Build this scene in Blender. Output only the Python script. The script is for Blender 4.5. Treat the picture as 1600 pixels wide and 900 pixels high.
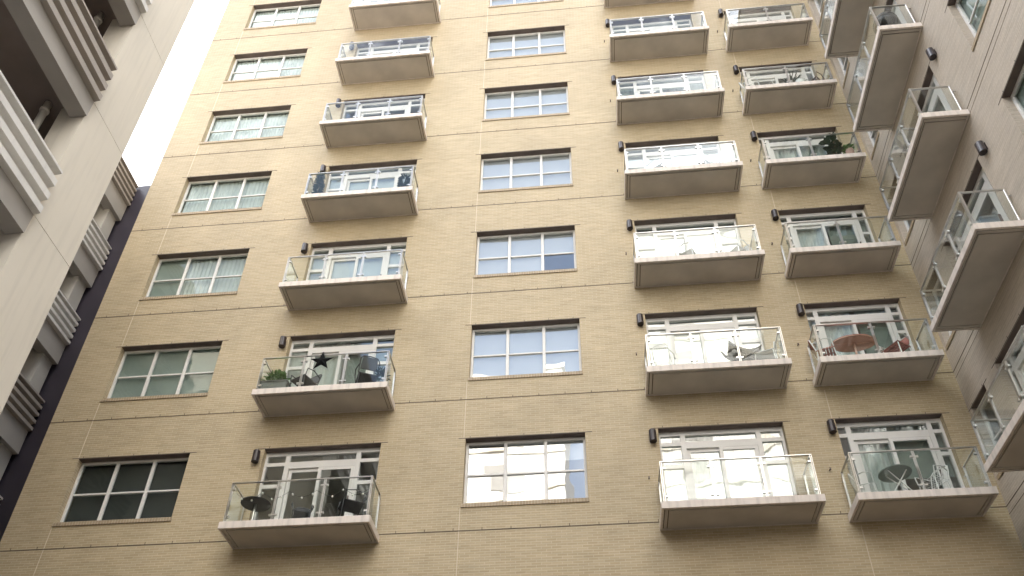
import bpy, bmesh, math, random
from mathutils import Vector, Matrix, Euler, noise
random.seed(7)
R = math.radians
for o in list(bpy.data.objects): bpy.data.objects.remove(o)
S = bpy.context.scene
COL = S.collection

# ------------------------------------------------------------------ camera
G = 12.66                      # height of the lowest shown window heads above the ground
H = 3.4                        # storey height
cd = bpy.data.cameras.new('camera'); cam = bpy.data.objects.new('camera', cd); COL.objects.link(cam)
cam.location = (11.2673, -14.3431, G - 11.0575)
cam.rotation_euler = (2.2012153, -0.0037845, 0.0910761)
cd.sensor_width = 36; cd.lens = 1326.564/1600*36
cd.shift_x = -16.04/1600; cd.shift_y = 262.59/1600
cd.clip_start = 0.1; cd.clip_end = 5000
S.camera = cam
# ------------------------------------------------------------------ sky, sun, exposure
SUN_EL, SUN_AZ = R(33), R(-8)          # sun stands behind the brick facade: the court is in open shade
W = bpy.data.worlds.new('World'); S.world = W; W.use_nodes = True
wn, wl = W.node_tree.nodes, W.node_tree.links
wn.clear()
sky = wn.new('ShaderNodeTexSky'); sky.sky_type = 'NISHITA'; sky.sun_disc = False
sky.sun_elevation = SUN_EL; sky.sun_rotation = SUN_AZ; sky.air_density = 1.0; sky.dust_density = 3.0
tc = wn.new('ShaderNodeTexCoord')
nz = wn.new('ShaderNodeTexNoise'); nz.inputs['Scale'].default_value = 2.1; nz.inputs['Detail'].default_value = 6; nz.inputs['Roughness'].default_value = .55
mp = wn.new('ShaderNodeMapping'); mp.inputs['Location'].default_value = (3.1, 0.4, 1.7)
rp = wn.new('ShaderNodeValToRGB'); rp.color_ramp.elements[0].position = .40; rp.color_ramp.elements[1].position = .56
mx = wn.new('ShaderNodeMix'); mx.data_type = 'RGBA'
bg = wn.new('ShaderNodeBackground'); bg.inputs['Strength'].default_value = .12
wo = wn.new('ShaderNodeOutputWorld')
wl.new(tc.outputs['Generated'], mp.inputs['Vector']); wl.new(mp.outputs['Vector'], nz.inputs['Vector'])

# a clear blue gap in the clouds high over the street
dv = wn.new('ShaderNodeVectorMath'); dv.operation = 'DOT_PRODUCT'; dv.inputs[1].default_value = (-.17, -.52, .84); wl.new(tc.outputs['Generated'], dv.inputs[0])
gp = wn.new('ShaderNodeMapRange'); gp.inputs[1].default_value = .90; gp.inputs[2].default_value = .985; gp.inputs[3].default_value = 0; gp.inputs[4].default_value = .13; wl.new(dv.outputs['Value'], gp.inputs[0])
sb_ = wn.new('ShaderNodeMath'); sb_.operation = 'SUBTRACT'; wl.new(nz.outputs['Fac'], sb_.inputs[0]); wl.new(gp.outputs[0], sb_.inputs[1]); wl.new(sb_.outputs[0], rp.inputs['Fac'])
wl.new(rp.outputs['Color'], mx.inputs['Factor'])
# overcast luminance: the cloud deck is about three times brighter overhead than at the horizon
sz = wn.new('ShaderNodeSeparateXYZ'); wl.new(tc.outputs['Generated'], sz.inputs[0])
cr = wn.new('ShaderNodeMapRange'); cr.inputs[1].default_value = .42; cr.inputs[2].default_value = .93; cr.inputs[3].default_value = .10; cr.inputs[4].default_value = 1.75; cr.interpolation_type = 'SMOOTHSTEP'
wl.new(sz.outputs['Z'], cr.inputs[0])
cs = wn.new('ShaderNodeVectorMath'); cs.operation = 'SCALE'; cs.inputs[0].default_value = (10.0, 10.1, 10.4); 
wx = wn.new('ShaderNodeMapRange'); wx.inputs[1].default_value = -1; wx.inputs[2].default_value = .6; wx.inputs[3].default_value = 1.1; wx.inputs[4].default_value = 1.1     # brighter cloud to the west
wl.new(sz.outputs['X'], wx.inputs[0])
cm = wn.new('ShaderNodeMath'); cm.operation = 'MULTIPLY'; wl.new(cr.outputs[0], cm.inputs[0]); wl.new(wx.outputs[0], cm.inputs[1]); wl.new(cm.outputs[0], cs.inputs['Scale']); wl.new(cs.outputs[0], mx.inputs['B'])
hs = wn.new('ShaderNodeHueSaturation'); hs.inputs['Saturation'].default_value = .68; hs.inputs['Value'].default_value = 1.1; wl.new(sky.outputs['Color'], hs.inputs['Color']); wl.new(hs.outputs['Color'], mx.inputs['A']); wl.new(mx.outputs['Result'], bg.inputs['Color']); wl.new(bg.outputs['Background'], wo.inputs['Surface'])
sd = bpy.data.lights.new('sun', 'SUN'); sd.energy = 3.4; sd.angle = R(.53); sd.color = (1, .95, .87)
so = bpy.data.objects.new('sun', sd); COL.objects.link(so); so.location = (0, 40, 80)
dsun = Vector((math.sin(SUN_AZ)*math.cos(SUN_EL), math.cos(SUN_AZ)*math.cos(SUN_EL), math.sin(SUN_EL)))
so.rotation_euler = (-dsun).to_track_quat('-Z', 'Y').to_euler()
V = S.view_settings
V.view_transform = 'Standard'; V.look = 'None'; V.gamma = 1; V.use_curve_mapping = False
V.exposure = 2.50

# ------------------------------------------------------------------ materials
def mat(name): 
    m = bpy.data.materials.new(name); m.use_nodes = True
    return m, m.node_tree.nodes, m.node_tree.links, m.node_tree.nodes['Principled BSDF']
def plain(name, col, rough=.6, metal=0, var=.10, scale=3.0, bump=0, spec=.5, streak=0):
    m, n, l, b = mat(name)
    b.inputs['Roughness'].default_value = rough; b.inputs['Metallic'].default_value = metal
    b.inputs['Specular IOR Level'].default_value = spec
    t = n.new('ShaderNodeTexCoord'); z = n.new('ShaderNodeTexNoise'); z.inputs['Scale'].default_value = scale; z.inputs['Detail'].default_value = 6
    r = n.new('ShaderNodeValToRGB')
    r.color_ramp.elements[0].position = .3; r.color_ramp.elements[1].position = .7
    r.color_ramp.elements[0].color = tuple(c*(1-var) for c in col)+(1,)
    r.color_ramp.elements[1].color = tuple(min(1, c*(1+var)) for c in col)+(1,)
    l.new(t.outputs['Object'], z.inputs['Vector']); l.new(z.outputs['Fac'], r.inputs['Fac']); l.new(r.outputs['Color'], b.inputs['Base Color'])
    if streak:                               # rain streaks: noise drawn out down the face
        mp = n.new('ShaderNodeMapping'); mp.inputs['Scale'].default_value = (11, 11, .7); l.new(t.outputs['Object'], mp.inputs[0])
        z3 = n.new('ShaderNodeTexNoise'); z3.inputs['Scale'].default_value = 1; z3.inputs['Detail'].default_value = 5; l.new(mp.outputs[0], z3.inputs['Vector'])
        mr = n.new('ShaderNodeMapRange'); mr.inputs[1].default_value = .48; mr.inputs[2].default_value = .80; mr.inputs[3].default_value = 1; mr.inputs[4].default_value = 1-streak
        l.new(z3.outputs['Fac'], mr.inputs[0])
        mu = n.new('ShaderNodeMix'); mu.data_type = 'RGBA'; mu.blend_type = 'MULTIPLY'; mu.inputs['Factor'].default_value = 1
        l.new(r.outputs['Color'], mu.inputs['A']); l.new(mr.outputs[0], mu.inputs['B']); l.new(mu.outputs['Result'], b.inputs['Base Color'])
    if bump:
        bp = n.new('ShaderNodeBump'); bp.inputs['Strength'].default_value = bump; bp.inputs['Distance'].default_value = .01
        z2 = n.new('ShaderNodeTexNoise'); z2.inputs['Scale'].default_value = scale*14
        l.new(t.outputs['Object'], z2.inputs['Vector']); l.new(z2.outputs['Fac'], bp.inputs['Height']); l.new(bp.outputs['Normal'], b.inputs['Normal'])
    return m
def brick(name, c1, c2, cm, bw=.2, rh=.058, ms=.007, off=.5, stain=.19):
    m, n, l, b = mat(name)
    b.inputs['Roughness'].default_value = .6; b.inputs['Specular IOR Level'].default_value = .35
    t = n.new('ShaderNodeTexCoord'); s = n.new('ShaderNodeSeparateXYZ'); l.new(t.outputs['Object'], s.inputs[0])
    g = n.new('ShaderNodeNewGeometry'); sn = n.new('ShaderNodeSeparateXYZ'); l.new(g.outputs['True Normal'], sn.inputs[0])
    def M(op, a, bb=None):
        q = n.new('ShaderNodeMath'); q.operation = op
        for i, x in enumerate((a, bb)):
            if x is None: continue
            if isinstance(x, (int, float)): q.inputs[i].default_value = x
            else: l.new(x, q.inputs[i])
        return q.outputs[0]
    fx = M('GREATER_THAN', M('ABSOLUTE', sn.outputs['X']), .5)
    fz = M('GREATER_THAN', M('ABSOLUTE', sn.outputs['Z']), .5)
    u = M('ADD', M('MULTIPLY', s.outputs['X'], M('SUBTRACT', 1, fx)), M('MULTIPLY', s.outputs['Y'], fx))
    v = M('ADD', M('MULTIPLY', s.outputs['Z'], M('SUBTRACT', 1, fz)), M('MULTIPLY', s.outputs['Y'], fz))
    cb = n.new('ShaderNodeCombineXYZ'); l.new(u, cb.inputs[0]); l.new(v, cb.inputs[1])
    br = n.new('ShaderNodeTexBrick'); br.offset = off
    br.inputs['Color1'].default_value = c1+(1,); br.inputs['Color2'].default_value = c2+(1,); br.inputs['Mortar'].default_value = cm+(1,)
    br.inputs['Scale'].default_value = 1; br.inputs['Brick Width'].default_value = bw; br.inputs['Row Height'].default_value = rh
    br.inputs['Mortar Size'].default_value = ms; br.inputs['Mortar Smooth'].default_value = .3; br.inputs['Bias'].default_value = -.1
    l.new(cb.outputs[0], br.inputs['Vector'])
    z = n.new('ShaderNodeTexNoise'); z.inputs['Scale'].default_value = .55; z.inputs['Detail'].default_value = 7; z.inputs['Roughness'].default_value = .62
    l.new(t.outputs['Object'], z.inputs['Vector'])
    # courses differ a little from lot to lot: noise stretched along the courses
    mp = n.new('ShaderNodeMapping'); mp.inputs['Scale'].default_value = (1.1, 15, 1); l.new(cb.outputs[0], mp.inputs['Vector'])
    z2 = n.new('ShaderNodeTexNoise'); z2.inputs['Scale'].default_value = 1.2; z2.inputs['Detail'].default_value = 4; l.new(mp.outputs[0], z2.inputs['Vector'])
    mr = n.new('ShaderNodeMapRange'); l.new(M('ADD', M('MULTIPLY', z.outputs['Fac'], .5), M('MULTIPLY', z2.outputs['Fac'], .5)), mr.inputs[0])
    mr.inputs[1].default_value = .3; mr.inputs[2].default_value = .7; mr.inputs[3].default_value = 1-stain; mr.inputs[4].default_value = 1+stain
    mu = n.new('ShaderNodeMix'); mu.data_type = 'RGBA'; mu.blend_type = 'MULTIPLY'; mu.inputs['Factor'].default_value = 1
    l.new(br.outputs['Color'], mu.inputs['A']); l.new(mr.outputs[0], mu.inputs['B']); l.new(mu.outputs['Result'], b.inputs['Base Color'])
    z4 = n.new('ShaderNodeTexNoise'); z4.inputs['Scale'].default_value = .9; z4.inputs['Detail'].default_value = 8; z4.inputs['Roughness'].default_value = .7
    mp4 = n.new('ShaderNodeMapping'); mp4.inputs['Scale'].default_value = (.7, 2.2, 1); mp4.inputs['Location'].default_value = (7.3, 2.9, 0); l.new(cb.outputs[0], mp4.inputs[0]); l.new(mp4.outputs[0], z4.inputs['Vector'])
    m4 = n.new('ShaderNodeMapRange'); m4.inputs[1].default_value = .63; m4.inputs[2].default_value = .74; m4.inputs[3].default_value = 0; m4.inputs[4].default_value = .45; l.new(z4.outputs['Fac'], m4.inputs[0])
    x4 = n.new('ShaderNodeMix'); x4.data_type = 'RGBA'; x4.inputs['B'].default_value = cm+(1,); l.new(m4.outputs[0], x4.inputs['Factor']); l.new(mu.outputs['Result'], x4.inputs['A']); l.new(x4.outputs['Result'], b.inputs['Base Color'])
    bp = n.new('ShaderNodeBump'); bp.inputs['Strength'].default_value = .5; bp.inputs['Distance'].default_value = .006; bp.invert = True
    l.new(br.outputs['Fac'], bp.inputs['Height']); l.new(bp.outputs['Normal'], b.inputs['Normal'])
    return m
def glass(name, refl, tint, wob=.02, wscale=1.3):
    m, n, l, b = mat(name); n.remove(b)
    out = n['Material Output']
    tr = n.new('ShaderNodeBsdfTransparent'); tr.inputs['Color'].default_value = tint+(1,)
    gl = n.new('ShaderNodeBsdfGlossy'); gl.inputs['Roughness'].default_value = .01; gl.inputs['Color'].default_value = (.95, .98, 1, 1)
    lw = n.new('ShaderNodeLayerWeight'); lw.inputs['Blend'].default_value = .5        # Schlick curve, same from both sides of a sheet
    fr = n.new('ShaderNodeMath'); fr.operation = 'POWER'; fr.inputs[1].default_value = 5; l.new(lw.outputs['Facing'], fr.inputs[0])
    ad = n.new('ShaderNodeMath'); ad.operation = 'ADD'; ad.use_clamp = True; ad.inputs[1].default_value = refl
    mi = n.new('ShaderNodeMixShader')
    t = n.new('ShaderNodeTexCoord'); oi = n.new('ShaderNodeObjectInfo'); va = n.new('ShaderNodeVectorMath'); va.operation = 'ADD'
    mv = n.new('ShaderNodeVectorMath'); mv.operation = 'SCALE'; mv.inputs['Scale'].default_value = 1
    l.new(oi.outputs['Location'], mv.inputs[0]); l.new(t.outputs['Object'], va.inputs[0]); l.new(mv.outputs[0], va.inputs[1])
    z = n.new('ShaderNodeTexNoise'); z.inputs['Scale'].default_value = wscale; z.inputs['Detail'].default_value = 1; l.new(va.outputs[0], z.inputs['Vector'])
    bp = n.new('ShaderNodeBump'); bp.inputs['Strength'].default_value = 1; bp.inputs['Distance'].default_value = wob
    l.new(z.outputs['Fac'], bp.inputs['Height']); l.new(bp.outputs['Normal'], gl.inputs['Normal'])
    l.new(fr.outputs[0], ad.inputs[0]); l.new(ad.outputs[0], mi.inputs[0]); l.new(tr.outputs[0], mi.inputs[1]); l.new(gl.outputs[0], mi.inputs[2]); l.new(mi.outputs[0], out.inputs['Surface'])
    return m
M_ = {}
M_['brick'] = brick('tan_brick', (.43, .34, .207), (.485, .393, .25), (.525, .445, .312))
M_['wing_brick'] = brick('tan_brick_wing_tone', (.47, .40, .32), (.515, .445, .365), (.545, .48, .40))  # same brick pattern as the facade in a paler, greyer tone
M_['sill'] = brick('rowlock_brick', (.36, .28, .18), (.42, .33, .22), (.50, .42, .31), bw=.062, rh=.4, off=0)
M_['frame'] = plain('putty_aluminium_frame', (.74, .725, .69), .45, var=.04)
M_['steel'] = plain('brushed_stainless_steel', (.62, .61, .59), .28, 1, var=.08, scale=8)
M_['dark_steel'] = plain('dark_painted_steel_lintel', (.12, .09, .075), .55, var=.2)
M_['joint'] = plain('dark_joint_filler', (.11, .082, .055), .8, var=.3, scale=2)
M_['caulk'] = plain('pale_caulk', (.62, .54, .40), .8, var=.12)
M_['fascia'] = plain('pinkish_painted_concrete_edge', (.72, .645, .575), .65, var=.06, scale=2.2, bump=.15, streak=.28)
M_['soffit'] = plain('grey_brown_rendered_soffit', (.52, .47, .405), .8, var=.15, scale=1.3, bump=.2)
M_['deck'] = plain('concrete_deck', (.36, .34, .31), .85)
M_['lamp'] = plain('dark_bronze_lamp', (.035, .026, .028), .32, var=.2, scale=6)
M_['white_wall'] = plain('white_render', (.82, .80, .76), .8, var=.03, scale=.4)
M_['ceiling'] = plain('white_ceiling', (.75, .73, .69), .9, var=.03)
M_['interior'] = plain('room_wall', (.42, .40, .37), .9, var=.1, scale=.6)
M_['sheer'] = plain('white_sheer_curtain', (.72, .75, .73), .9, var=.06)
M_['shade'] = plain('pale_roller_shade', (.78, .79, .78), .9, var=.02)
M_['grey_shade'] = plain('sage_grey_roller_shade', (.36, .41, .38), .9, var=.05)
M_['dark_blind'] = plain('charcoal_vertical_blind', (.045, .05, .048), .8, var=.15)
M_['window_glass'] = glass('reflective_window_glass', .18, (.74, .79, .77), .004)
M_['clear_glass'] = glass('clear_window_glass', .05, (.74, .79, .77), .012)
M_['pale_glass'] = glass('coated_window_glass', .27, (.76, .79, .80), .003)
M_['rail_glass'] = glass('clear_railing_glass', .03, (.945, .965, .955), .006)
M_['precast'] = plain('beige_precast_panel', (.72, .665, .565), .75, var=.03, scale=.7, bump=.1, streak=.10)
M_['precast_edge'] = plain('pale_grey_concrete', (.50, .475, .43), .8, var=.08, scale=1.5, bump=.2)
M_['beam'] = plain('grey_concrete_beam', (.40, .375, .34), .8, var=.1, scale=1, bump=.2)
M_['rib_white'] = plain('white_ribbed_concrete', (.74, .72, .68), .8, var=.06, scale=1, streak=.15)
M_['rib_taupe'] = plain('taupe_ribbed_concrete', (.37, .33, .29), .8, var=.1, scale=1)
M_['garage_dark'] = plain('dark_brown_concrete', (.24, .195, .17), .9, var=.25, scale=.8)  # mottled dark brown tone of the decks and inner walls
M_['pipe'] = plain('white_drain_pipe', (.74, .70, .62), .4, var=.07)
M_['navy'] = plain('dark_navy_metal_panel', (.030, .024, .036), .5, var=.25, scale=.8)
M_['ground'] = plain('asphalt_and_paving', (.065, .062, .058), .9, var=.25, scale=.3)
M_['roof'] = plain('roof_membrane', (.3, .3, .3), .9)
M_['black'] = plain('black_powder_coated_metal', (.018, .018, .02), .4, var=.2)
M_['matt_black'] = plain('matt_black_tin', (.008, .009, .009), .9, spec=.1)
M_['charcoal'] = plain('charcoal_fabric', (.035, .035, .04), .85, var=.2)
M_['white_metal'] = plain('white_powder_coated_metal', (.75, .75, .72), .4, var=.03)
M_['red'] = plain('brick_red_painted_metal', (.38, .13, .095), .45, var=.15)
M_['salmon'] = plain('salmon_painted_wood', (.62, .36, .27), .6, var=.1)
M_['green_top'] = plain('grey_green_table_top', (.20, .235, .205), .5, var=.08)
M_['leaf'] = plain('bright_green_leaf', (.10, .22, .045), .5, var=.45, scale=9)
M_['dark_leaf'] = plain('dark_green_leaf', (.025, .055, .03), .45, var=.4, scale=9)
M_['blue_leaf'] = plain('blue_green_needles', (.08, .12, .105), .7, var=.4, scale=9)
M_['planter'] = plain('grey_planter', (.16, .165, .15), .7)
M_['terracotta'] = plain('pink_terracotta', (.55, .36, .30), .8)
M_['wood'] = plain('brown_slatted_wood', (.17, .10, .055), .6, var=.3, scale=12)
M_['grey_sling'] = plain('pale_grey_sling_fabric', (.46, .46, .45), .8)
M_['ceramic'] = plain('white_ceramic', (.82, .81, .77), .25, var=.02)
M_['plaid'] = plain('blue_grey_plaid_blanket', (.15, .19, .27), .9, var=.5, scale=11)
M_['bark'] = plain('brown_stem', (.12, .08, .05), .8)
M_['bulb'] = plain('frosted_bulb', (.85, .82, .75), .3, var=.02)

# ------------------------------------------------------------------ mesh helpers
class MB:
    def __init__(s): s.v, s.f, s.m = [], [], []
    def poly(s, pts, faces, mi=0):
        b = len(s.v); s.v += [tuple(p) for p in pts]
        for f in faces: s.f.append([b+i for i in f]); s.m.append(mi)
    def box(s, x0, x1, y0, y1, z0, z1, mi=0):
        s.poly([(x0,y0,z0),(x1,y0,z0),(x1,y1,z0),(x0,y1,z0),(x0,y0,z1),(x1,y0,z1),(x1,y1,z1),(x0,y1,z1)],
               [(3,2,1,0),(4,5,6,7),(0,1,5,4),(1,2,6,5),(2,3,7,6),(3,0,4,7)], mi)
        return s
    def tube(s, pts, r, n=8, mi=0, closed=False):
        pts = [Vector(p) for p in pts]; k = len(pts); rings = []
        ref = None
        for i, p in enumerate(pts):
            if closed: d = pts[(i+1) % k]-pts[i-1]
            else: d = pts[min(i+1, k-1)]-pts[max(i-1, 0)]
            d.normalize()
            if ref is None: ref = d.orthogonal().normalized()
            ref = (ref-d*ref.dot(d)).normalized(); q = d.cross(ref)
            rr = r[i] if isinstance(r, (list, tuple)) else r
            rings.append([p+(ref*math.cos(2*math.pi*j/n)+q*math.sin(2*math.pi*j/n))*rr for j in range(n)])
        fs = []
        for i in range(k if closed else k-1):
            a, b = i*n, ((i+1) % k)*n
            for j in range(n): fs.append((a+j, a+(j+1) % n, b+(j+1) % n, b+j))
        if not closed: fs.append(tuple(range(n))[::-1]); fs.append(tuple((k-1)*n+j for j in range(n)))
        s.poly([v for rg in rings for v in rg], fs, mi); return s
    def lathe(s, prof, n=20, c=(0,0,0), mi=0, sx=1, sy=1):
        pts = [(c[0]+r*sx*math.cos(2*math.pi*j/n), c[1]+r*sy*math.sin(2*math.pi*j/n), c[2]+z) for r, z in prof for j in range(n)]
        fs = [(i*n+j, i*n+(j+1) % n, (i+1)*n+(j+1) % n, (i+1)*n+j) for i in range(len(prof)-1) for j in range(n)]
        fs.append(tuple(range(n))[::-1]); fs.append(tuple((len(prof)-1)*n+j for j in range(n)))
        s.poly(pts, fs, mi); return s
    def extrude(s, prof, y0, y1, mi=0):     # closed outline in (x, z) run along y
        n = len(prof)
        s.poly([(x, y0, z) for x, z in prof]+[(x, y1, z) for x, z in prof],
               [(i, (i+1) % n, n+(i+1) % n, n+i) for i in range(n)]+[tuple(range(n))[::-1], tuple(range(n, 2*n))], mi); return s
    def leaf(s, p, d, up, ln, wd, mi=0):
        d = Vector(d).normalized(); sd = d.cross(Vector(up)); 
        if sd.length < 1e-3: sd = d.orthogonal()
        sd.normalize(); nn = sd.cross(d); p = Vector(p)
        s.poly([p, p+d*ln*.35+sd*wd*.5, p+d*ln*.75+sd*wd*.38-nn*ln*.05, p+d*ln-nn*ln*.14, p+d*ln*.75-sd*wd*.38-nn*ln*.05, p+d*ln*.35-sd*wd*.5, p+d*ln*.5-nn*wd*.10],
               [(0,1,6),(1,2,6),(2,3,6),(3,4,6),(4,5,6),(5,0,6)], mi); return s
    def build(s, name, mats, parent=None, loc=None, rz=0, smooth=False, bevel=0):
        me = bpy.data.meshes.new(name); me.from_pydata(s.v, [], s.f)
        if not isinstance(mats, (list, tuple)): mats = [mats]
        for m in mats: me.materials.append(M_[m] if isinstance(m, str) else m)
        me.polygons.foreach_set('material_index', s.m)
        bm = bmesh.new(); bm.from_mesh(me); bmesh.ops.recalc_face_normals(bm, faces=bm.faces)
        if bevel: bmesh.ops.bevel(bm, geom=bm.edges[:], offset=bevel, segments=1, affect='EDGES')
        bm.to_mesh(me); bm.free()
        if smooth: me.polygons.foreach_set('use_smooth', [True]*len(me.polygons))
        me.update()
        o = bpy.data.objects.new(name, me); COL.objects.link(o); o.parent = parent
        if loc: o.location = loc
        o.rotation_euler.z = rz
        return o
def empty(name, loc=(0,0,0), rz=0):
    o = bpy.data.objects.new(name, None); COL.objects.link(o); o.location = loc; o.rotation_euler.z = rz; o.empty_display_size = .2
    return o
def tag(o, label, cat, group=None):
    o['label'] = label; o['category'] = cat
    if group: o['group'] = group
    return o
KIDS = {}
def copy_tree(o, parent=None, loc=None, rz=None, skip=()):
    c = o.copy(); COL.objects.link(c); c.parent = parent
    if loc is not None: c.location = loc
    if rz is not None: c.rotation_euler.z = rz
    for ch in [x for x in bpy.data.objects if x.parent is o]:
        if ch.name.split('.')[0] in skip: continue
        copy_tree(ch, c)
    return c

# ------------------------------------------------------------------ ground
gm = MB(); gm.poly([(-900,-900,0),(900,-900,0),(900,900,0),(-900,900,0)], [(0,1,2,3)])
ground = gm.build('ground', 'ground'); ground['kind'] = 'structure'

# ------------------------------------------------------------------ layout of the brick building
XL, XW = -1.04, 19.14            # left corner and inner corner of the facade
ROOF = G+27.5
WW, WH = 2.565, 1.77             # window opening
UA, UC = 0.0, 8.69               # window columns
UB, UD, UE = 4.255, 12.79, 16.44 # door columns
DWb, DWe, DH = 2.59, 2.16, 2.33  # door openings
WING_S = -12.6
FL = range(0, 7)
def zt(k): return G+H*k
facade_holes, wing_holes = [], []
for k in FL:
    for u in (UA, UC): facade_holes.append((u, u+WW, zt(k)-WH, zt(k)))
    for u, w in ((UB, DWb), (UD, DWb), (UE, DWe)): facade_holes.append((u, u+w, zt(k)-DH, zt(k)))
WK = range(0, 6)
for k in WK:
    wing_holes.append((.12, .88, zt(k)-WH, zt(k)))
    wing_holes.append((1.48, 1.48+DWe, zt(k)-DH, zt(k)))
    wing_holes.append((4.92, 4.92+WW, zt(k)-WH, zt(k)))
def wall_sheet(u0, u1, z0, z1, holes, depth, mp):
    us = sorted({u0, u1, *[h[0] for h in holes], *[h[1] for h in holes]}); zs = sorted({z0, z1, *[h[2] for h in holes], *[h[3] for h in holes]})
    b = MB(); idx = {}
    def vid(u, w, z):
        key = (round(u, 4), round(w, 4), round(z, 4))
        if key not in idx: idx[key] = len(b.v); b.v.append(mp(u, w, z))
        return idx[key]
    inside = lambda u, z: any(h[0] < u < h[1] and h[2] < z < h[3] for h in holes)
    for i in range(len(us)-1):
        for j in range(len(zs)-1):
            if inside((us[i]+us[i+1])/2, (zs[j]+zs[j+1])/2): continue
            b.f.append([vid(us[i],0,zs[j]), vid(us[i+1],0,zs[j]), vid(us[i+1],0,zs[j+1]), vid(us[i],0,zs[j+1])]); b.m.append(0)
    for a, c, lo, hi in holes:
        for (p, q) in (((a,lo),(a,hi)), ((a,hi),(c,hi)), ((c,hi),(c,lo)), ((c,lo),(a,lo))):
            b.poly([mp(p[0],0,p[1]), mp(q[0],0,q[1]), mp(q[0],depth,q[1]), mp(p[0],depth,p[1])], [(0,1,2,3)])
    return b
def wall_obj(b, name, m, parent):          # no normal recalculation needed for an open sheet: shading is two sided
    me = bpy.data.meshes.new(name); me.from_pydata(b.v, [], b.f); me.materials.append(M_[m]); me.update()
    o = bpy.data.objects.new(name, me); COL.objects.link(o); o.parent = parent; return o
BLD = tag(empty('apartment_building'), 'tall tan brick apartment building with glass railed balconies and an inner corner', 'building')
wall_obj(wall_sheet(XL, XW, 0, ROOF, facade_holes, .22, lambda u, w, z: (u, w, z)), 'brick_wall', 'brick', BLD)
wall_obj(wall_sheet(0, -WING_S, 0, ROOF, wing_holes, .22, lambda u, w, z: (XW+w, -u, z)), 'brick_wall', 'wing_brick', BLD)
b = MB()
b.poly([(XL,0,0),(XL,14,0),(33,14,0),(33,WING_S,0),(XW,WING_S,0),(XL,0,ROOF),(XL,14,ROOF),(33,14,ROOF),(33,WING_S,ROOF),(XW,WING_S,ROOF)],
       [(0,5,6,1),(1,6,7,2),(2,7,8,3),(3,8,9,4)])
wall_obj(b, 'outer_wall', 'brick', BLD)
b = MB(); b.poly([(XL,0,ROOF-.3),(XL,14,ROOF-.3),(33,14,ROOF-.3),(33,WING_S,ROOF-.3),(XW,WING_S,ROOF-.3),(XW,0,ROOF-.3)], [(0,1,2,3,4,5)])
wall_obj(b, 'roof', 'roof', BLD)
b = MB(); b.box(XL-.04, XW, -.05, .35, ROOF+.003, ROOF+.09); b.box(XW-.05, XW+.35, WING_S, -.052, ROOF+.003, ROOF+.09)
b.build('coping', 'precast', BLD)
for k in range(-1, 8):                     # floors: their undersides are the ceilings one sees through the glass
    z1 = zt(k)-2.36
    b = MB(); b.box(XL+.1, 32.9, .23, 13.9, z1-.30, z1); b.box(XW+.23, 32.9, WING_S+.1, .2, z1-.30, z1)
    b.build('floor_slab', 'ceiling', BLD)
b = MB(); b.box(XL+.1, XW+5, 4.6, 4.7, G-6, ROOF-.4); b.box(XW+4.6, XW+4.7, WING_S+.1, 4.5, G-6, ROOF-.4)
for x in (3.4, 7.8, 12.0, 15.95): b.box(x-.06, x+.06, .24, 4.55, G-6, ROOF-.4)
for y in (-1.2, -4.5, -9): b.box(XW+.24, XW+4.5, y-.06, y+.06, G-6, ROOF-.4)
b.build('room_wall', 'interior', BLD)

# relief joints and weep holes, caulked movement joints
for k in range(-1, 7):
    z = zt(k)-2.31+H*0
    zj = zt(k)+H-2.31
    b = MB(); b.box(XL, XW-.004, -.0035, .01, zj-.011, zj+.011)
    x = XL+.3
    while x < XW-.2: b.box(x-.007, x+.007, -.003, .01, zj+.0115, zj+.065); x += .58
    b.build('joint_line', 'joint', BLD)
    b = MB(); b.box(XW-.0035, XW+.01, WING_S, -.004, zj-.011, zj+.011)
    b.box(XW-.003, XW+.01, WING_S, -.004, zj-.175, zj-.163)
    b.build('joint_line', 'joint', BLD)
def caulk(x, segs):
    for a, c in segs: MB().box(x-.008, x+.008, -.003, .01, a, c).build('caulk_joint', 'caulk', BLD)
ks = list(FL)
for x, hh in ((-.012, WH), (UC-.035, WH), (UE-.05, DH)):
    segs = [(2, zt(0)-hh-.01)]+[(zt(k)+.02, zt(k+1)-hh-.01) for k in ks[:-1]]+[(zt(ks[-1])+.02, ROOF)]
    if x > 16: segs = [(2, zt(0)-2.6)]+[(zt(k)+.02, zt(k+1)-2.6) for k in ks[:-1]]+[(zt(ks[-1])+.02, ROOF)]
    caulk(x, segs)

# ------------------------------------------------------------------ windows (local origin: upper left corner of the opening, y into the wall)
def bar_grid(b, xs, zs, x0, x1, z0, z1, y0, y1, wv, wh):
    for x in xs: b.box(x-wv/2, x+wv/2, y0, y1, z0, z1)
    for z in zs: b.box(x0, x1, y0+.006, y1-.004, z-wh/2, z+wh/2)
def curtain(b, x0, x1, z0, z1, y, amp=.025, pitch=.11):
    n = int((x1-x0)/.022); pts = []
    ph = random.uniform(0, 6)
    for i in range(n+1):
        x = x0+(x1-x0)*i/n; a = amp*math.sin(x/pitch*6.283+ph)*(.7+.3*math.sin(x*5+ph))
        pts += [(x, y+a, z0), (x+.012*math.sin(x*9+ph), y+a*.7, z1)]
    b.poly(pts, [(2*i, 2*i+2, 2*i+3, 2*i+1) for i in range(n)])
def lintel(w, parent):
    b = MB(); b.box(-.15, w+.15, -.006, .02, .001, .013); b.box(.002, w-.002, .004, .149, -.009, .0005)
    x = .1
    while x < w: b.box(x-.007, x+.007, -.003, .01, .0135, .06); x += .58
    return b.build('lintel', 'dark_steel', parent)
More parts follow.
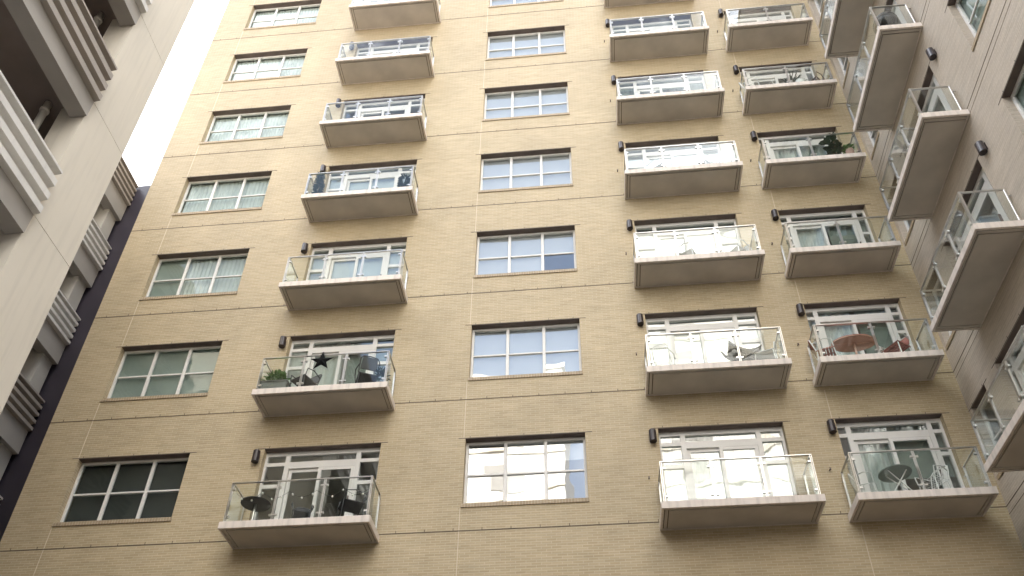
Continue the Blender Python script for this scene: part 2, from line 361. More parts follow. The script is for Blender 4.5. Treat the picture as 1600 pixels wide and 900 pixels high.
def make_window(w, h, ncol, glassm):
    f = MB(); z0 = -h+.10; y0, y1 = .15, .215
    f.box(0, .055, y0, y1, z0, -.009); f.box(w-.055, w, y0, y1, z0, -.009)
    f.box(.055, w-.055, y0, y1, -.07, -.009); f.box(.055, w-.055, y0, y1, z0, z0+.045)
    zm = -.07-(h-.10-.115)*.51
    bar_grid(f, [w*i/ncol for i in range(1, ncol)], [], 0, 0, z0+.045, -.07, y0+.003, y1, .07, 0)
    for i in range(ncol):
        a = .055 if i == 0 else w*i/ncol+.035; c = w-.055 if i == ncol-1 else w*(i+1)/ncol-.035
        f.box(a, c, y0+.012, y1-.004, zm-.022, zm+.022)
    o = f.build('window', 'frame', BLD, bevel=.004)
    g = MB(); yg = .19
    for i in range(ncol):
        a = .05 if i == 0 else w*i/ncol+.03; c = w-.05 if i == ncol-1 else w*(i+1)/ncol-.03
        for lo, hi in ((z0+.04, zm-.02), (zm+.02, -.065)):
            t1, t2 = random.uniform(-.004, .004), random.uniform(-.004, .004)
            g.poly([(a, yg+t1, lo), (c, yg-t1, lo), (c, yg-t1+t2, hi), (a, yg+t1+t2, hi)], [(0,1,2,3)])
    g.build('pane', glassm, o)
    s = MB(); s.box(-.02, w+.02, -.022, .149, -h+.002, z0-.002); s.build('sill', 'sill', o, bevel=.004)
    lintel(w, o)
    return o
def add_blind(o, w, h, kind, drops=None, ncol=3):
    z0 = -h+.12
    if kind == 'curtain':
        b = MB(); curtain(b, .04, w-.04, z0, -.03, .27); b.build('curtain', 'sheer', o)
    elif kind == 'vertical':
        b = MB(); x = .05
        while x < w-.05: b.poly([(x, .25, z0), (x+.082, .275, z0), (x+.082, .275, -.03), (x, .25, -.03)], [(0,1,2,3)]); x += .085
        b.build('blind', 'dark_blind', o)
    else:
        m = {'shade': 'shade', 'grey': 'grey_shade'}[kind]
        for i in range(ncol):
            a, c = w*i/ncol+.015, w*(i+1)/ncol-.015
            lo = -.03+(z0+.03)*drops[i]
            b = MB(); b.box(a, c, .24, .243, lo, -.04); b.box(a, c, .235, .255, lo-.022, lo); b.build('roller_shade', m, o)
def place(o, u, z, wing=False):
    if wing: o.location = (XW, -u, z); o.rotation_euler.z = -math.pi/2
    else: o.location = (u, 0, z)
first = make_window(WW, WH, 3, 'clear_glass'); firstC = make_window(WW, WH, 3, 'pale_glass')
usedA = usedC = False
A_kind = {0: ('vertical', None), 1: ('grey', (1, 1, 1)), 2: ('mix', None), 3: ('curtain', None), 4: ('curtain', None), 5: ('curtain', None), 6: ('curtain', None)}
C_drop = {0: (.0, .97, .30), 1: (1, 1, .92), 2: (1, 1, .46), 3: (1, .96, 1), 4: (1, 1, 1), 5: (1, 1, 1), 6: (1, .9, 1)}
for k in FL:
    o = copy_tree(first, BLD) if usedA else first; usedA = True
    place(o, UA, zt(k)); kd, dr = A_kind[k]
    o['_k'] = k
    oc = copy_tree(firstC, BLD) if usedC else firstC; usedC = True
    place(oc, UC, zt(k)); oc['_k'] = k
for o in [x for x in bpy.data.objects if x.name.startswith('window') and '_k' in x]:
    k = o['_k']; del o['_k']
    if o.location.x < 1:
        kd, dr = A_kind[k]
        if kd == 'mix':
            b = MB(); curtain(b, WW/3, WW-.04, -WH+.12, -.03, .27); b.build('curtain', 'sheer', o)
            b = MB(); b.box(.02, WW/3-.02, .24, .243, -WH+.14, -.04); b.build('roller_shade', 'grey_shade', o)
        else: add_blind(o, WW, WH, kd, dr)
    else: add_blind(o, WW, WH, 'shade', C_drop[k])
for k in WK:
    o = copy_tree(first, BLD, skip=('curtain', 'blind', 'roller_shade')); place(o, 4.92, zt(k), True)
    add_blind(o, WW, WH, 'grey', (.5+.1*k, .3, .4))
slit = make_window(.76, WH, 1, 'window_glass')
for k in WK:
    o = slit if k == 0 else copy_tree(slit, BLD); place(o, .12, zt(k), True)

# ------------------------------------------------------------------ patio doors
def make_door(w, side):
    """side: clear width of the sidelights"""
    f = MB(); g = MB(); y0, y1, yg = .15, .22, .19; zb = -DH
    f.box(0, w, y0, y1, -.115, -.009)                                    # head
    a0, a1 = .05, .05+side; c0, c1 = a1+.10, w-(a1+.10)
    f.box(0, a0, y0, y1, zb, -.115); f.box(w-a0, w, y0, y1, zb, -.115)   # jambs
    f.box(a1, c0, y0, y1, zb, -.115); f.box(c1, w-a1, y0, y1, zb, -.115) # mullions beside the door
    def lite(a, c, lo, hi):
        t = random.uniform(-.003, .003); t2 = random.uniform(-.003, .003)
        g.poly([(a, yg+t, lo), (c, yg-t, lo), (c, yg-t+t2, hi), (a, yg+t+t2, hi)], [(0,1,2,3)])
    for a, c in ((a0, a1), (w-a1, w-a0)):
        for z in (-.325, -.90): f.box(a, c, y0+.006, y1, z-.045, z+.045)
        f.box(a, c, y0+.006, y1, zb, zb+.35)
        lite(a, c, -.28, -.115); lite(a, c, -.855, -.37); lite(a, c, zb+.35, -.945)
    f.box(c0, c1, y0+.004, y1, -.45, -.28); lite(c0, c1, -.28, -.115)      # transom
    mid = (c0+c1)/2-.03
    def leaf(a, c, ya):
        f.box(a, a+.07, ya, ya+.045, zb+.03, -.455); f.box(c-.07, c, ya, ya+.045, zb+.03, -.455)
        f.box(a+.07, c-.07, ya, ya+.045, -.53, -.455); f.box(a+.07, c-.07, ya, ya+.045, zb+.03, zb+.13)
        g.poly([(a+.07, ya+.02, zb+.13), (c-.07, ya+.024, zb+.13), (c-.07, ya+.024, -.53), (a+.07, ya+.02, -.53)], [(0,1,2,3)])
    leaf(c0+.005, mid+.035, .20); leaf(mid-.035, c1-.005, .153)
    f.box(c0, c1, y0, y1+.03, zb, zb+.028)
    o = f.build('patio_door', 'frame', BLD)
    g.build('pane', 'window_glass', o); lintel(w, o)
    h = MB(); h.box(c1-.055, c1-.035, .11, .153, -1.45, -1.25); h.build('handle', 'dark_steel', o)
    return o
doorB = make_door(DWb, .41); doorE = make_door(DWe, .165)
def dress(o, w, kind):
    z0, z1 = -DH+.05, -.02
    if kind == 'white':
        b = MB(); curtain(b, .04, w-.04, z0, z1, .31, .02, .13); b.build('curtain', 'sheer', o)
    elif kind == 'shade':
        b = MB(); b.box(.03, w-.03, .27, .273, z0, z1); b.build('roller_shade', 'shade', o)
    elif kind == 'grey':
        b = MB(); b.box(w*.44, w-.03, .30, .303, z0+.9, z1); b.build('roller_shade', 'grey_shade', o)
        b = MB(); curtain(b, w*.12, w*.44, z0, z1, .31, .03, .16); b.build('curtain', 'sheer', o)
    elif kind == 'half':
        b = MB(); curtain(b, .03, w*.5, z0, z1, .31, .03, .16); b.build('curtain', 'sheer', o)
        b = MB(); b.box(w*.55, w-.03, .30, .303, z0, z1); b.build('roller_shade', 'grey_shade', o)
B_d = {0: 'none', 1: 'half', 2: 'shade', 3: 'shade', 4: 'none', 5: 'none', 6: 'none'}
D_d = {0: 'white', 1: 'shade', 2: 'shade', 3: 'shade', 4: 'white', 5: 'shade', 6: 'shade'}
E_d = {0: 'grey', 1: 'half', 2: 'half', 3: 'grey', 4: 'none', 5: 'none', 6: 'grey'}
doors = []
for k in FL:
    doors.append((copy_tree(doorB, BLD), UB, k, False, DWb, B_d[k])); doors.append((copy_tree(doorB, BLD), UD, k, False, DWb, D_d[k]))
    doors.append((copy_tree(doorE, BLD), UE, k, False, DWe, E_d[k]))
for k in WK: doors.append((copy_tree(doorE, BLD), 1.48, k, True, DWe, 'none' if k % 2 else 'grey'))
for base in (doorB, doorE):
    for c in [x for x in bpy.data.objects if x.parent is base]: bpy.data.objects.remove(c)
    bpy.data.objects.remove(base)
for o, u, k, wg, w, kd in doors: place(o, u, zt(k), wg); dress(o, w, kd)

# ------------------------------------------------------------------ balconies (local origin: left end at the wall, deck level)
TH, RH = .16, .95
def make_balcony(w, d, npan):
    s = MB()
    s.box(0, w, -d, -d+.05, -TH, 0); s.box(0, .05, -d+.05, -.003, -TH, 0); s.box(w-.05, w, -d+.05, -.003, -TH, 0)
    s.box(.05, w-.05, -d+.05, -.003, -.06, -.004); s.box(.05, w-.05, -.032, -.004, -.158, -.061)
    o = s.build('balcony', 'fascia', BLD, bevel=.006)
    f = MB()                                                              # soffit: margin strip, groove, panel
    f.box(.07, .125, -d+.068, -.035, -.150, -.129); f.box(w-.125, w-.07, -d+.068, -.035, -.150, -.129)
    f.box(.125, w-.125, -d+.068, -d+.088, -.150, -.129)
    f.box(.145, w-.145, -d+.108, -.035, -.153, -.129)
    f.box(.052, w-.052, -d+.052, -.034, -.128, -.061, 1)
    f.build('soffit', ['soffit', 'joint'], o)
    e = MB(); e.box(.052, w-.052, -d+.052, -.005, -.0035, .006); e.build('deck', 'deck', o)
    yf = -d+.06; x0, x1 = .075, w-.075
    hr = MB()
    hr.box(x0-.022, x1+.022, yf-.022, yf+.022, RH-.025, RH)
    for x in (x0, x1):
        hr.box(x-.02, x+.02, yf+.022, -.07, RH-.024, RH-.001); hr.box(x-.018, x+.018, -.10, -.07, .007, RH-.024)
        hr.box(x-.012, x+.012, -.07, -.004, RH-.20, RH-.17)
    hr.build('handrail', 'steel', o, bevel=.004)
    xs = [x0+(x1-x0)*i/npan for i in range(npan+1)]
    for i, x in enumerate(xs):
        p = MB()
        p.box(x-.021, x-.009, yf-.02, yf+.02, .007, RH-.026); p.box(x+.009, x+.021, yf-.02, yf+.02, .007, RH-.026)
        p.box(x-.05, x+.05, yf-.03, yf+.03, .0065, .014)
        for z in (.13, RH-.17):
            if i > 0: p.box(x-.075, x-.0215, yf-.024, yf+.016, z-.02, z+.02)
            if i < npan: p.box(x+.0215, x+.075, yf-.024, yf+.016, z-.02, z+.02)
        p.build('post', 'steel', o)
    for i in range(npan):
        q = MB(); q.box(xs[i]+.035, xs[i+1]-.035, yf-.006, yf+.004, .06, RH-.06); q.build('glass_panel', 'rail_glass', o)
    for x in (x0, x1):
        q = MB(); q.box(x-.005, x+.005, yf+.05, -.12, .06, RH-.06); q.build('glass_panel', 'rail_glass', o)
    return o
balB = make_balcony(3.0, .81, 3); balE = make_balcony(2.48, .80, 2); balW = make_balcony(2.56, .93, 3)
DZ = -2.35
def balc(proto, first, u, k, wing=False):
    o = proto if first else copy_tree(proto, BLD)
    place(o, u, zt(k)+DZ, wing); return o
for k in FL:
    balc(balB, k == 0, 4.06, k); balc(balB, False, 12.61, k)
    if k < 6: balc(balE, k == 0, 16.19, k)
for k in range(5): balc(balW, k == 0, 1.49, k, True)
# hose taps on the wall beside the balconies
tp = MB(); tp.tube([(0, 0, 0), (0, -.07, 0)], .013); tp.tube([(0, -.06, .015), (0, -.075, -.04)], .010); tp.box(-.022, .022, -.058, -.05, .02, .028)
tap = tp.build('hose_tap', 'dark_steel', BLD)
fst = True
for k in FL:
    for u in (12.50, 16.08):
        if u > 16 and k > 5: continue
        o = tap if fst else copy_tree(tap, BLD); fst = False
        o.location = (u, 0, zt(k)-1.28)

# ------------------------------------------------------------------ wall lights
def make_light():
    t = empty('wall_light')
    b = MB(); b.lathe([(.055, -.15), (.075, -.15), (.077, .13), (.06, .15), (.02, .153)], 20, (0, -.085, 0)); b.build('lamp_body', 'lamp', t, smooth=False)
    b = MB(); b.lathe([(.05, -.149), (.05, -.12)], 16, (0, -.085, 0)); b.build('lamp_lens', 'bulb', t)
    b = MB(); b.box(-.05, .05, -.012, -.001, -.10, .10); b.box(-.02, .02, -.03, -.012, -.03, .03); b.build('back_plate', 'lamp', t)
    return t
ORD = ['lowest', 'second lowest', 'third lowest', 'fourth lowest', 'fifth lowest', 'sixth lowest', 'seventh lowest']
light0 = make_light(); fst = True
for u, colname, n in ((UB-.12, 'balcony column left of the middle windows', 7), (UD-.13, 'balcony column right of the middle windows', 7), (UE-.13, 'balcony column beside the inner corner', 6)):
    for k in range(n):
        o = light0 if fst else copy_tree(light0); fst = False
        o.location = (u, 0, zt(k)-.25)
        tag(o, 'dark wall light at the %s door, %s' % (ORD[k], colname), 'wall light', 'dark cylinder wall lights beside the balcony doors')
for k in range(5):
    o = copy_tree(light0); o.location = (XW, -(1.48+DWe+.33), zt(k)-.12); o.rotation_euler.z = -math.pi/2
    tag(o, 'dark bronze wall light at the %s door of the right hand wing' % ORD[k], 'wall light', 'dark cylinder wall lights beside the balcony doors')

# ------------------------------------------------------------------ parking garage on the left
GAR = tag(empty('parking_garage', (0, 0, 0)), 'beige precast parking garage with ribbed parapets and open dark decks', 'parking garage')
XP, YP0, YP1 = 3.17, -6.91, -5.84
b = MB()
for k in range(-5, 4):
    z0 = G+2.38+3*k; z1 = min(z0+2.988, G+12.1); b.box(XP-.5, XP, YP0, YP1, max(z0, 0), z1)
b.box(XP-.48, XP-.02, YP0+.02, YP1-.02, .2, G+12)
b.build('pilaster', 'precast', GAR)
def spandrel_profile(hb, nr, hr, base=.05, out=.15):
    p = [(base, 0), (base, hb)]
    pitch = hr/nr
    for i in range(nr):
        z = hb+i*pitch
        p += [(base-.01, z+.005), (out, z+.03), (out, z+pitch*.52), (base-.01, z+pitch*.80)]
    top = hb+hr
    p += [(base-.01, top), (out+.01, top+.02), (out+.01, top+.07), (-.25, top+.07), (-.25, .0)]
    return p
def spandrel(x, y0, y1, z, prof_args, ribm, parent):
    pr = spandrel_profile(*prof_args)
    o = MB().extrude([(a, c) for a, c in pr], y0, y1).build('parapet', [ribm, 'beam'], parent, (x, 0, z))
    for pl in o.data.polygons:
        if pl.center.z < prof_args[0]-.01 or pl.center.x < -.2: pl.material_index = 1
    return o
for k, m in ((-4, 'rib_white'), (-3, 'rib_taupe'), (-2, 'rib_white'), (-1, 'rib_white'), (0, 'rib_taupe'), (1, 'rib_white'), (2, 'rib_taupe')):
    spandrel(XP, -20, YP0-.012, G+1.89+3*k, (.41, 3, .97), m, GAR)
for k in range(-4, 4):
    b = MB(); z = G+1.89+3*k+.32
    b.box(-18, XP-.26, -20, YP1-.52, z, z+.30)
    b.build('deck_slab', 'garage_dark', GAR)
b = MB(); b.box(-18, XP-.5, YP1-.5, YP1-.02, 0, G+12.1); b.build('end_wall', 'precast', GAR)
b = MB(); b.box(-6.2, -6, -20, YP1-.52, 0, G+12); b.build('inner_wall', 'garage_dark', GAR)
for k in range(-4, 4):
    z = G+1.02+3*k
    b = MB(); b.tube([(2.50, -7.02, z+1.18), (2.50, -7.02, z+.1), (2.50, -6.99, z+.03), (2.50, -6.93, z), (2.52, -6.6, z)], .058, 12); b.tube([(2.50, -7.02, z+1.0), (2.50, -7.02, z+.94)], .075, 12)
    b.build('drain_pipe', 'pipe', GAR, smooth=True)
XF = -2.73
for k, m in ((-4, 'rib_white'), (-3, 'rib_taupe'), (-2, 'rib_white'), (-1, 'rib_white'), (0, 'rib_taupe'), (1, 'rib_white'), (2, 'rib_white'), (3, 'rib_taupe')):
    spandrel(XF-.12, YP1+.01, 1.46, G+1.37+3*k, (.70, 4, .92), m, GAR)
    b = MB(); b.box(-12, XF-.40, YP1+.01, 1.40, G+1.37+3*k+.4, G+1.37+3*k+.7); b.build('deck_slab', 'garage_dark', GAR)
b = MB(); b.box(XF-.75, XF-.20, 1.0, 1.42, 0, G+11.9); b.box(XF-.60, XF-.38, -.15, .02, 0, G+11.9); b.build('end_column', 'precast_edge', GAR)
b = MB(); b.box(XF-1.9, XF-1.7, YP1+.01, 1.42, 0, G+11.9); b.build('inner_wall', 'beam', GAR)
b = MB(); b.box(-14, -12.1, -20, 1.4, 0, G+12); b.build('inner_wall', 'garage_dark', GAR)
# dark metal clad wall closing the gap between the garage and the brick building
b = MB(); b.box(-8, XL-.02, 1.50, 1.75, 0, G+12.15)
o = b.build('infill_wall', 'navy'); tag(o, 'dark navy metal wall in the gap between garage and brick building', 'wall')

# ------------------------------------------------------------------ white buildings across the street behind the camera (seen in the glass), and an added blocker of low light
def plain_tower(name, x0, x1, y0, y1, h, label, wm='white_wall'):
    t = tag(empty(name, ((x0+x1)/2, y1, 0)), label, 'building')
    b = MB(); b.box(-(x1-x0)/2, (x1-x0)/2, -(y1-y0), 0, 0, h); b.box(-(x1-x0)/2-.15, (x1-x0)/2+.15, -(y1-y0)-.15, .15, h+.003, h+.6)
    b.build('wall', wm, t)
    for j in range(1, int(h//3.6)):
        MB().box(-(x1-x0)/2-.05, (x1-x0)/2+.05, .003, .12, 3.6*j-.05, 3.6*j+.35).build('floor_band', 'precast', t)
    w = MB(); w.box(-1.1, 1.1, .01, .06, 0, 1.9); w.box(-.04, .04, .06, .09, .05, 1.85)
    proto = None
    n = int((x1-x0)//5.2); 
    for i in range(n):
        for j in range(int(h//3.6)-1):
            loc = (-(x1-x0)/2+(i+.5)*(x1-x0)/n, 0, 4.2+3.6*j)
            if proto is None: proto = w.build('window', 'interior', t); o = proto
            else: o = proto.copy(); COL.objects.link(o); o.parent = t
            o.location = loc
    return t
M_['brown_wall'] = plain('blocker_dark_brown', (.13, .105, .085), .85, var=.15, scale=.5)
plain_tower('added_sky_blocker', -24, 34, -36, -28, 15.5, 'long dark brown block added unseen behind the viewer to cut low light', 'brown_wall')  # unseen block, added to keep low-angle light off the facade
plain_tower('office_block', 1.5, 9.0, -46, -37, 47.5, 'lower white rendered block across the street behind the viewer')
plain_tower('residential_tower', 16.2, 30, -50, -37, 64, 'tall white rendered tower across the street behind the viewer')
# ------------------------------------------------------------------ things standing on the balconies
def zd(k): return G+H*k+DZ+.007
def chair(name, loc, rz, frame_m, seat_m, style, label, cat='chair', group=None, sc=1.0):
    t = tag(empty(name, loc, rz), label, cat, group); w, d, sh, bh = .42*sc, .40*sc, .42*sc, .82*sc
    for sx in (-1, 1):
        for sy in (-1, 1):
            b = MB(); x, y = sx*(w/2-.02), sy*(d/2-.02)
            b.tube([(x*1.12, y*1.15, 0), (x, y, sh)], .012, 8); b.build('leg', frame_m, t)
    s = MB()
    if style == 'slat':
        for i in range(6): s.box(-w/2, w/2, -d/2+i*d/6+.008, -d/2+(i+1)*d/6-.008, sh, sh+.016)
        s.box(-w/2, -w/2+.02, -d/2, d/2, sh-.016, sh-.001); s.box(w/2-.02, w/2, -d/2, d/2, sh-.016, sh-.001); s.box(-.01, .01, -d/2, d/2, sh-.016, sh-.001)
    elif style == 'wire':
        for i in range(9):
            x = -w/2+w*i/8; s.tube([(x, -d/2, sh), (x, 0, sh-.02), (x, d/2, sh)], .005, 5)
        for y in (-d/2, -d/6, d/6, d/2): s.tube([(-w/2, y, sh-.008), (w/2, y, sh-.008)], .006, 5)
    else: s.box(-w/2, w/2, -d/2, d/2, sh, sh+.02)
    s.build('seat', seat_m, t)
    bk = MB(); yb = d/2
    if style == 'slat':
        for i in range(5):
            z = sh+.12+i*(bh-sh-.12)/5; bk.box(-w/2+.02, w/2-.02, yb+.02+(i*.018), yb+.035+(i*.018), z, z+.05)
    elif style == 'wire':
        for i in range(9):
            x = -w/2+w*i/8; bk.tube([(x, yb, sh), (x*1.05, yb+.06, (sh+bh)/2), (x*1.0, yb+.10, bh-.03*abs(i-4)/4)], .005, 5)
        bk.tube([(-w/2, yb+.09, bh-.03), (0, yb+.10, bh), (w/2, yb+.09, bh-.03)], .007, 6)
    else: bk.poly([(-w/2+.02, yb+.015, sh+.10), (w/2-.02, yb+.015, sh+.10), (w/2-.05, yb+.09, bh), (-w/2+.05, yb+.09, bh), (-w/2+.02, yb+.03, sh+.10), (w/2-.02, yb+.03, sh+.10), (w/2-.05, yb+.105, bh), (-w/2+.05, yb+.105, bh)], [(0,1,2,3),(7,6,5,4),(0,4,5,1),(1,5,6,2),(2,6,7,3),(3,7,4,0)])
    bk.build('backrest', seat_m, t)
    fr = MB(); fr.tube([(-w/2, yb, sh), (-w/2, yb+.08, bh-.06), (-w/2+.05, yb+.105, bh+.01), (0, yb+.11, bh+.025), (w/2-.05, yb+.105, bh+.01), (w/2, yb+.08, bh-.06), (w/2, yb, sh)], .013, 8)
    fr.build('back_frame', frame_m, t)
    for sx in (-1, 1):
        a = MB(); a.tube([(sx*w/2, yb+.05, sh+.22), (sx*(w/2+.05), 0, sh+.24), (sx*(w/2+.03), -d/2+.03, sh+.20), (sx*w/2, -d/2+.02, sh)], .012, 8); a.build('armrest', frame_m, t)
    return t
def round_table(name, loc, r, ry, h, top_m, leg_m, style, label, rim_m=None):
    t = tag(empty(name, loc), label, 'table')
    b = MB(); b.lathe([(r*.97, h-.03), (r, h-.02), (r, h-.004), (r*.98, h)], 32, sy=ry/r); b.build('table_top', top_m, t)
    if style == 'cross':
        for s in (-1, 1):
            q = MB(); q.tube([(-s*r*.8, .10*s, 0), (s*r*.55, -.05*s, h-.03)], .012, 8); q.build('leg', leg_m, t)
            q = MB(); q.tube([(-s*r*.8, -.12, 0), (s*r*.55, -.14, h-.03)], .012, 8); q.build('leg', leg_m, t)
    else:
        q = MB(); q.lathe([(.03, .02), (.025, .05), (.025, h-.03)], 12); q.build('pedestal', leg_m, t)
        q = MB(); q.lathe([(r*.55, 0), (r*.55, .012), (.04, .03)], 24); q.build('foot', leg_m, t)
        if rim_m:
            q = MB(); q.lathe([(r*1.0, h-.045), (r*1.02, h-.045), (r*1.02, h-.0305), (r*.985, h-.0305)], 32, sy=ry/r)
            for a in (0, 1): q.box(-.012 if a else -r*.95, .012 if a else r*.95, -ry*.93 if a else -.012, ry*.93 if a else .012, h-.05, h-.0305)
            q.build('rim', rim_m, t)
    return t
def bush(b, c, r, n, ln, wd, seed, up=.5):
    rnd = random.Random(seed)
    for _ in range(n):
        d = Vector((rnd.gauss(0, 1), rnd.gauss(0, 1), rnd.gauss(0, 1)+up)).normalized(); q = rnd.random()**.5
        p = Vector(c)+Vector((d.x*r[0], d.y*r[1], d.z*r[2]))*q
        b.leaf(p, d+Vector((rnd.uniform(-.6, .6), rnd.uniform(-.6, .6), rnd.uniform(-.4, .6))), (rnd.uniform(-.3, .3), rnd.uniform(-.3, .3), 1), ln*rnd.uniform(.7, 1.3), wd*rnd.uniform(.7, 1.3))
def plant(name, loc, pot_m, pot, leaf_m, mk, label, box=False):
    t = tag(empty(name, loc), label, 'plant'); b = MB()
    if box:
        x, y, z = pot; b.box(-x/2, x/2, -y/2, y/2, 0, z); b.box(-x/2-.015, x/2+.015, -y/2-.015, y/2+.015, z+.001, z+.03)
    else:
        r, z = pot; b.lathe([(r*.7, 0), (r*.95, z*.8), (r, z*.82), (r, z), (r*.88, z), (r*.86, z*.9), (.01, z*.9)], 20)
    b.build('pot', pot_m, t); f = MB(); st = MB(); mk(f, st)
    f.build('foliage', leaf_m, t)
    if st.v: st.build('stem', 'bark', t)
    return t
# --- left balcony column, lowest balcony
z0 = zd(0)
chair('metal_chair', (6.52, -.42, z0), R(-60), 'black', 'charcoal', 'sling', 'black high backed chair at the right end of the lowest left balcony', sc=1.08)
chair('metal_chair', (5.50, -.36, z0), R(20), 'black', 'charcoal', 'sling', 'black low chair in the middle of the lowest left balcony', sc=.8)
round_table('side_table', (4.55, -.45, z0), .30, .28, .62, 'charcoal', 'steel', 'pedestal', 'dark round table on a steel pedestal, lowest left balcony')
t = tag(empty('string_light', (0, 0, z0)), 'string of small white bulbs hung inside the lowest left balcony railing', 'string lights')
pts = [(4.2+2.75*i/40, -.66-.01*math.sin(i), .74-.16*abs(math.sin(i*.39))) for i in range(41)]
w = MB(); w.tube(pts, .004, 5); w.build('wire', 'black', t)
for i in range(2, 40, 3):
    q = MB(); q.lathe([(.004, -.055), (.018, -.045), (.022, -.03), (.012, -.01), (.008, 0)], 10, pts[i]); q.build('bulb', 'bulb', t)
# --- second balcony of that column
z1 = zd(1)
plant('planter_box', (4.42, -.52, z1), 'planter', (.62, .26, .32), 'leaf', lambda f, s: bush(f, (0, 0, .45), (.27, .17, .22), 420, .085, .04, 3), 'bushy light green plant in a grey planter box', True)
plant('potted_plant', (6.82, -.50, z1), 'planter', (.10, .20), 'dark_leaf', lambda f, s: bush(f, (0, 0, .38), (.13, .13, .22), 120, .09, .035, 5, .9), 'small dark spiky plant in the corner beside a black chair')
chair('metal_chair', (5.02, -.42, z1), R(-25), 'black', 'black', 'sling', 'black metal armchair between the green planter and the star', sc=1.03)
chair('metal_chair', (6.45, -.42, z1), R(-155), 'black', 'black', 'sling', 'black metal armchair beside the small dark spiky plant', sc=1.0)
sb = MB(); n = 5; rr, ri = .285, .112
out = [((rr if i % 2 == 0 else ri)*math.sin(math.pi*i/5), 0, (rr if i % 2 == 0 else ri)*math.cos(math.pi*i/5)) for i in range(10)]
sb.poly(out+[(0, -.05, 0), (0, .05, 0)], [(i, (i+1) % 10, 10) for i in range(10)]+[((i+1) % 10, i, 11) for i in range(10)])
t = tag(empty('star_ornament', (5.50, -.80, z1+.71), 0), 'dark grey five pointed metal star hung on a balcony handrail', 'ornament')
sb.build('star', 'matt_black', t); q = MB(); q.tube([(0, 0, .22), (-.03, .0, .245), (0, .025, .285), (.03, 0, .245), (0, 0, .225)], .006, 6); q.build('hanger', 'black', t)
# --- fourth balcony of that column: two slim blue-green plants
def slim(f, s):
    rnd = random.Random(11); s.tube([(0, 0, .2), (0, 0, 1.25)], .015)
    for i in range(560):
        z = .25+1.1*rnd.random(); r = .15*(1-(z-.25)/1.25)+.02; a = rnd.uniform(0, 6.28)
        f.leaf((r*.5*math.cos(a), r*.5*math.sin(a), z), (math.cos(a)*.6, math.sin(a)*.6, rnd.uniform(-1, .5)), (0, 0, 1), .13, .022)
plant('potted_conifer', (4.30, -.42, zd(3)), 'planter', (.14, .26), 'blue_leaf', slim, 'slim blue green conifer at the left end of a balcony')
def droop(f, s):
    rnd = random.Random(12); s.tube([(0, 0, .2), (0, 0, .8)], .012)
    for i in range(420):
        z = .3+.55*rnd.random(); a = rnd.uniform(0, 6.28); f.leaf((.08*math.cos(a), .08*math.sin(a), z), (math.cos(a), math.sin(a), rnd.uniform(-1, .3)), (0, 0, 1), .14, .03)
plant('potted_shrub', (6.72, -.42, zd(3)), 'planter', (.13, .24), 'blue_leaf', droop, 'loose blue green shrub at the right end of a balcony')
# --- middle-right column
zk = zd(1)
t = tag(empty('butterfly_chair', (14.72, -.42, zk), R(15)), 'black butterfly chair behind the glass of a middle balcony', 'chair')
b = MB(); N = 8
gv = []
for i in range(N+1):
    for j in range(N+1):
        u, v = i/N*2-1, j/N*2-1
        gv.append((u*(.34-.04*v), v*.30+.05, .30+.42*max(0, v)**1.6+.16*max(0, -v)**2+.17*u*u*(.6+.5*abs(v))))
b.poly(gv, [(i*(N+1)+j, (i+1)*(N+1)+j, (i+1)*(N+1)+j+1, i*(N+1)+j+1) for i in range(N) for j in range(N)]); b.build('sling', 'charcoal', t, smooth=True)
for s in (-1, 1):
    q = MB(); q.tube([(s*.30, .34, .86), (-s*.26, .22, .01), (-s*.26, -.25, .01), (s*.36, -.22, .60)], .011, 8); q.build('leg', 'black', t)
chair('garden_chair', (15.22, -.40, zk), R(-20), 'white_metal', 'grey_sling', 'sling', 'pale grey sling chair beside the black butterfly chair')
chair('garden_chair', (13.05, -.40, zk), R(160), 'white_metal', 'white_metal', 'wire', 'white wire chair at the left end of the butterfly chair balcony', sc=.85)
for k, xs, nm in ((2, (13.95, 15.10), 'third'), (3, (13.55, 14.75), 'fourth')):
    for x, side in zip(xs, ('left', 'right')):
        chair('garden_chair', (x, -.40, zd(k)), R(60 if side == 'left' else -50), 'steel', 'grey_sling', 'sling', 'grey sling chair, %s of two on the %s lowest D balcony' % (side, nm) if 0 else 'grey sling chair on the %s balcony up right of the windows, %s one' % (nm, side), sc=.9)
# --- column beside the inner corner
t = round_table('oval_table', (17.10, -.44, zd(1)), .46, .26, .66, 'red', 'salmon', 'pedestal', 'red oval garden table between two red slatted chairs', 'salmon')
chair('slatted_chair', (16.50, -.40, zd(1)), R(70), 'white_metal', 'red', 'slat', 'red slatted chair left of the red oval table', sc=.95)
chair('slatted_chair', (17.95, -.40, zd(1)), R(-55), 'white_metal', 'red', 'slat', 'red slatted chair right of the red oval table', sc=1.0)
round_table('folding_table', (17.12, -.44, zd(0)), .31, .30, .63, 'green_top', 'white_metal', 'cross', 'round grey green table on crossed white legs, lowest corner balcony')
chair('wire_chair', (16.55, -.40, zd(0)), R(70), 'white_metal', 'white_metal', 'wire', 'white wire chair left of the round grey green table', sc=.8)
chair('wire_chair', (17.78, -.40, zd(0)), R(-60), 'white_metal', 'white_metal', 'wire', 'white wire chair right of the round grey green table', sc=.95)
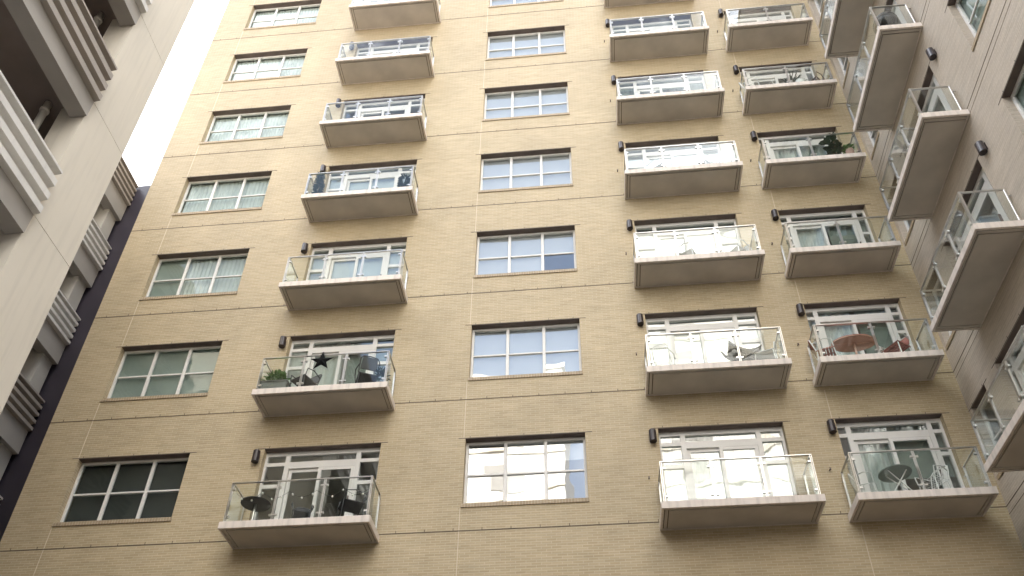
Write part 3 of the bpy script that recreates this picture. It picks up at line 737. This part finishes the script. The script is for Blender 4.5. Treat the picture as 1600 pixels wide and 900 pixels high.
def fiddle(f, s):
    rnd = random.Random(4)
    for st in ((-.08, 0, 1.15), (.12, .05, .85), (.02, -.08, 1.0)):
        s.tube([(0, 0, .25), (st[0]*.6, st[1], st[2]*.6), st], .013)
        for i in range(9):
            q = .35+.65*i/8; a = i*2.4+st[0]*20; p = Vector((st[0]*q, st[1]*q, .25+(st[2]-.25)*q))
            f.leaf(p, (math.cos(a), math.sin(a)*.7, rnd.uniform(-.1, .7)), (0, 0, 1), rnd.uniform(.19, .27), rnd.uniform(.13, .18))
plant('fig_plant', (18.12, -.42, zd(3)), 'ceramic', (.15, .26), 'dark_leaf', fiddle, 'dark green fig plant with big round leaves on a corner balcony')
plant('flower_pot', (18.45, -.52, zd(3)), 'terracotta', (.10, .48), 'leaf', lambda f, s: bush(f, (0, 0, .56), (.12, .12, .12), 120, .07, .035, 8), 'small plant in a pink pot beside the fig plant')
k4 = zd(4)
t = tag(empty('garden_stool', (17.82, -.48, k4)), 'white ceramic garden stool by a brown slatted chair', 'stool')
b = MB(); b.lathe([(.12, 0), (.17, .15), (.18, .26), (.17, .38), (.12, .52), (.10, .53)], 24); b.build('body', 'ceramic', t, smooth=True)
chair('wooden_chair', (18.25, -.36, k4), R(-50), 'wood', 'wood', 'slat', 'brown slatted wooden chair by the white garden stool', sc=1.05)
chair('wire_chair', (16.55, -.38, k4), R(60), 'white_metal', 'white_metal', 'wire', 'white wire chair on the left of the wooden chair balcony', sc=1.05)
chair('wire_chair', (17.25, -.32, k4), R(10), 'white_metal', 'white_metal', 'wire', 'white wire chair in the middle of the wooden chair balcony', sc=1.0)
plant('potted_palm', (17.72, -.22, k4), 'planter', (.12, .55), 'dark_leaf', lambda f, s: bush(f, (0, 0, .75), (.16, .16, .22), 70, .26, .03, 21, .8), 'spiky dark plant rising behind the white garden stool')
# --- wing: kettle grill
t = tag(empty('kettle_grill', (18.62, -3.70, zd(3))), 'black kettle grill on a balcony of the right hand wing', 'grill')
b = MB(); b.lathe([(.03, .42), (.17, .46), (.25, .56), (.27, .66)], 24); b.build('bowl', 'black', t, smooth=True)
b = MB(); b.lathe([(.275, .665), (.25, .78), (.15, .87), (.03, .90)], 24); b.build('lid', 'black', t, smooth=True)
b = MB(); b.tube([(-.05, 0, .90), (-.05, 0, .94), (.05, 0, .94), (.05, 0, .90)], .01, 6); b.build('handle', 'white_metal', t)
for a in (0, 2.09, 4.19):
    q = MB(); q.tube([(.13*math.cos(a), .13*math.sin(a), .46), (.25*math.cos(a), .25*math.sin(a), 0)], .012, 6); q.build('leg', 'black', t)
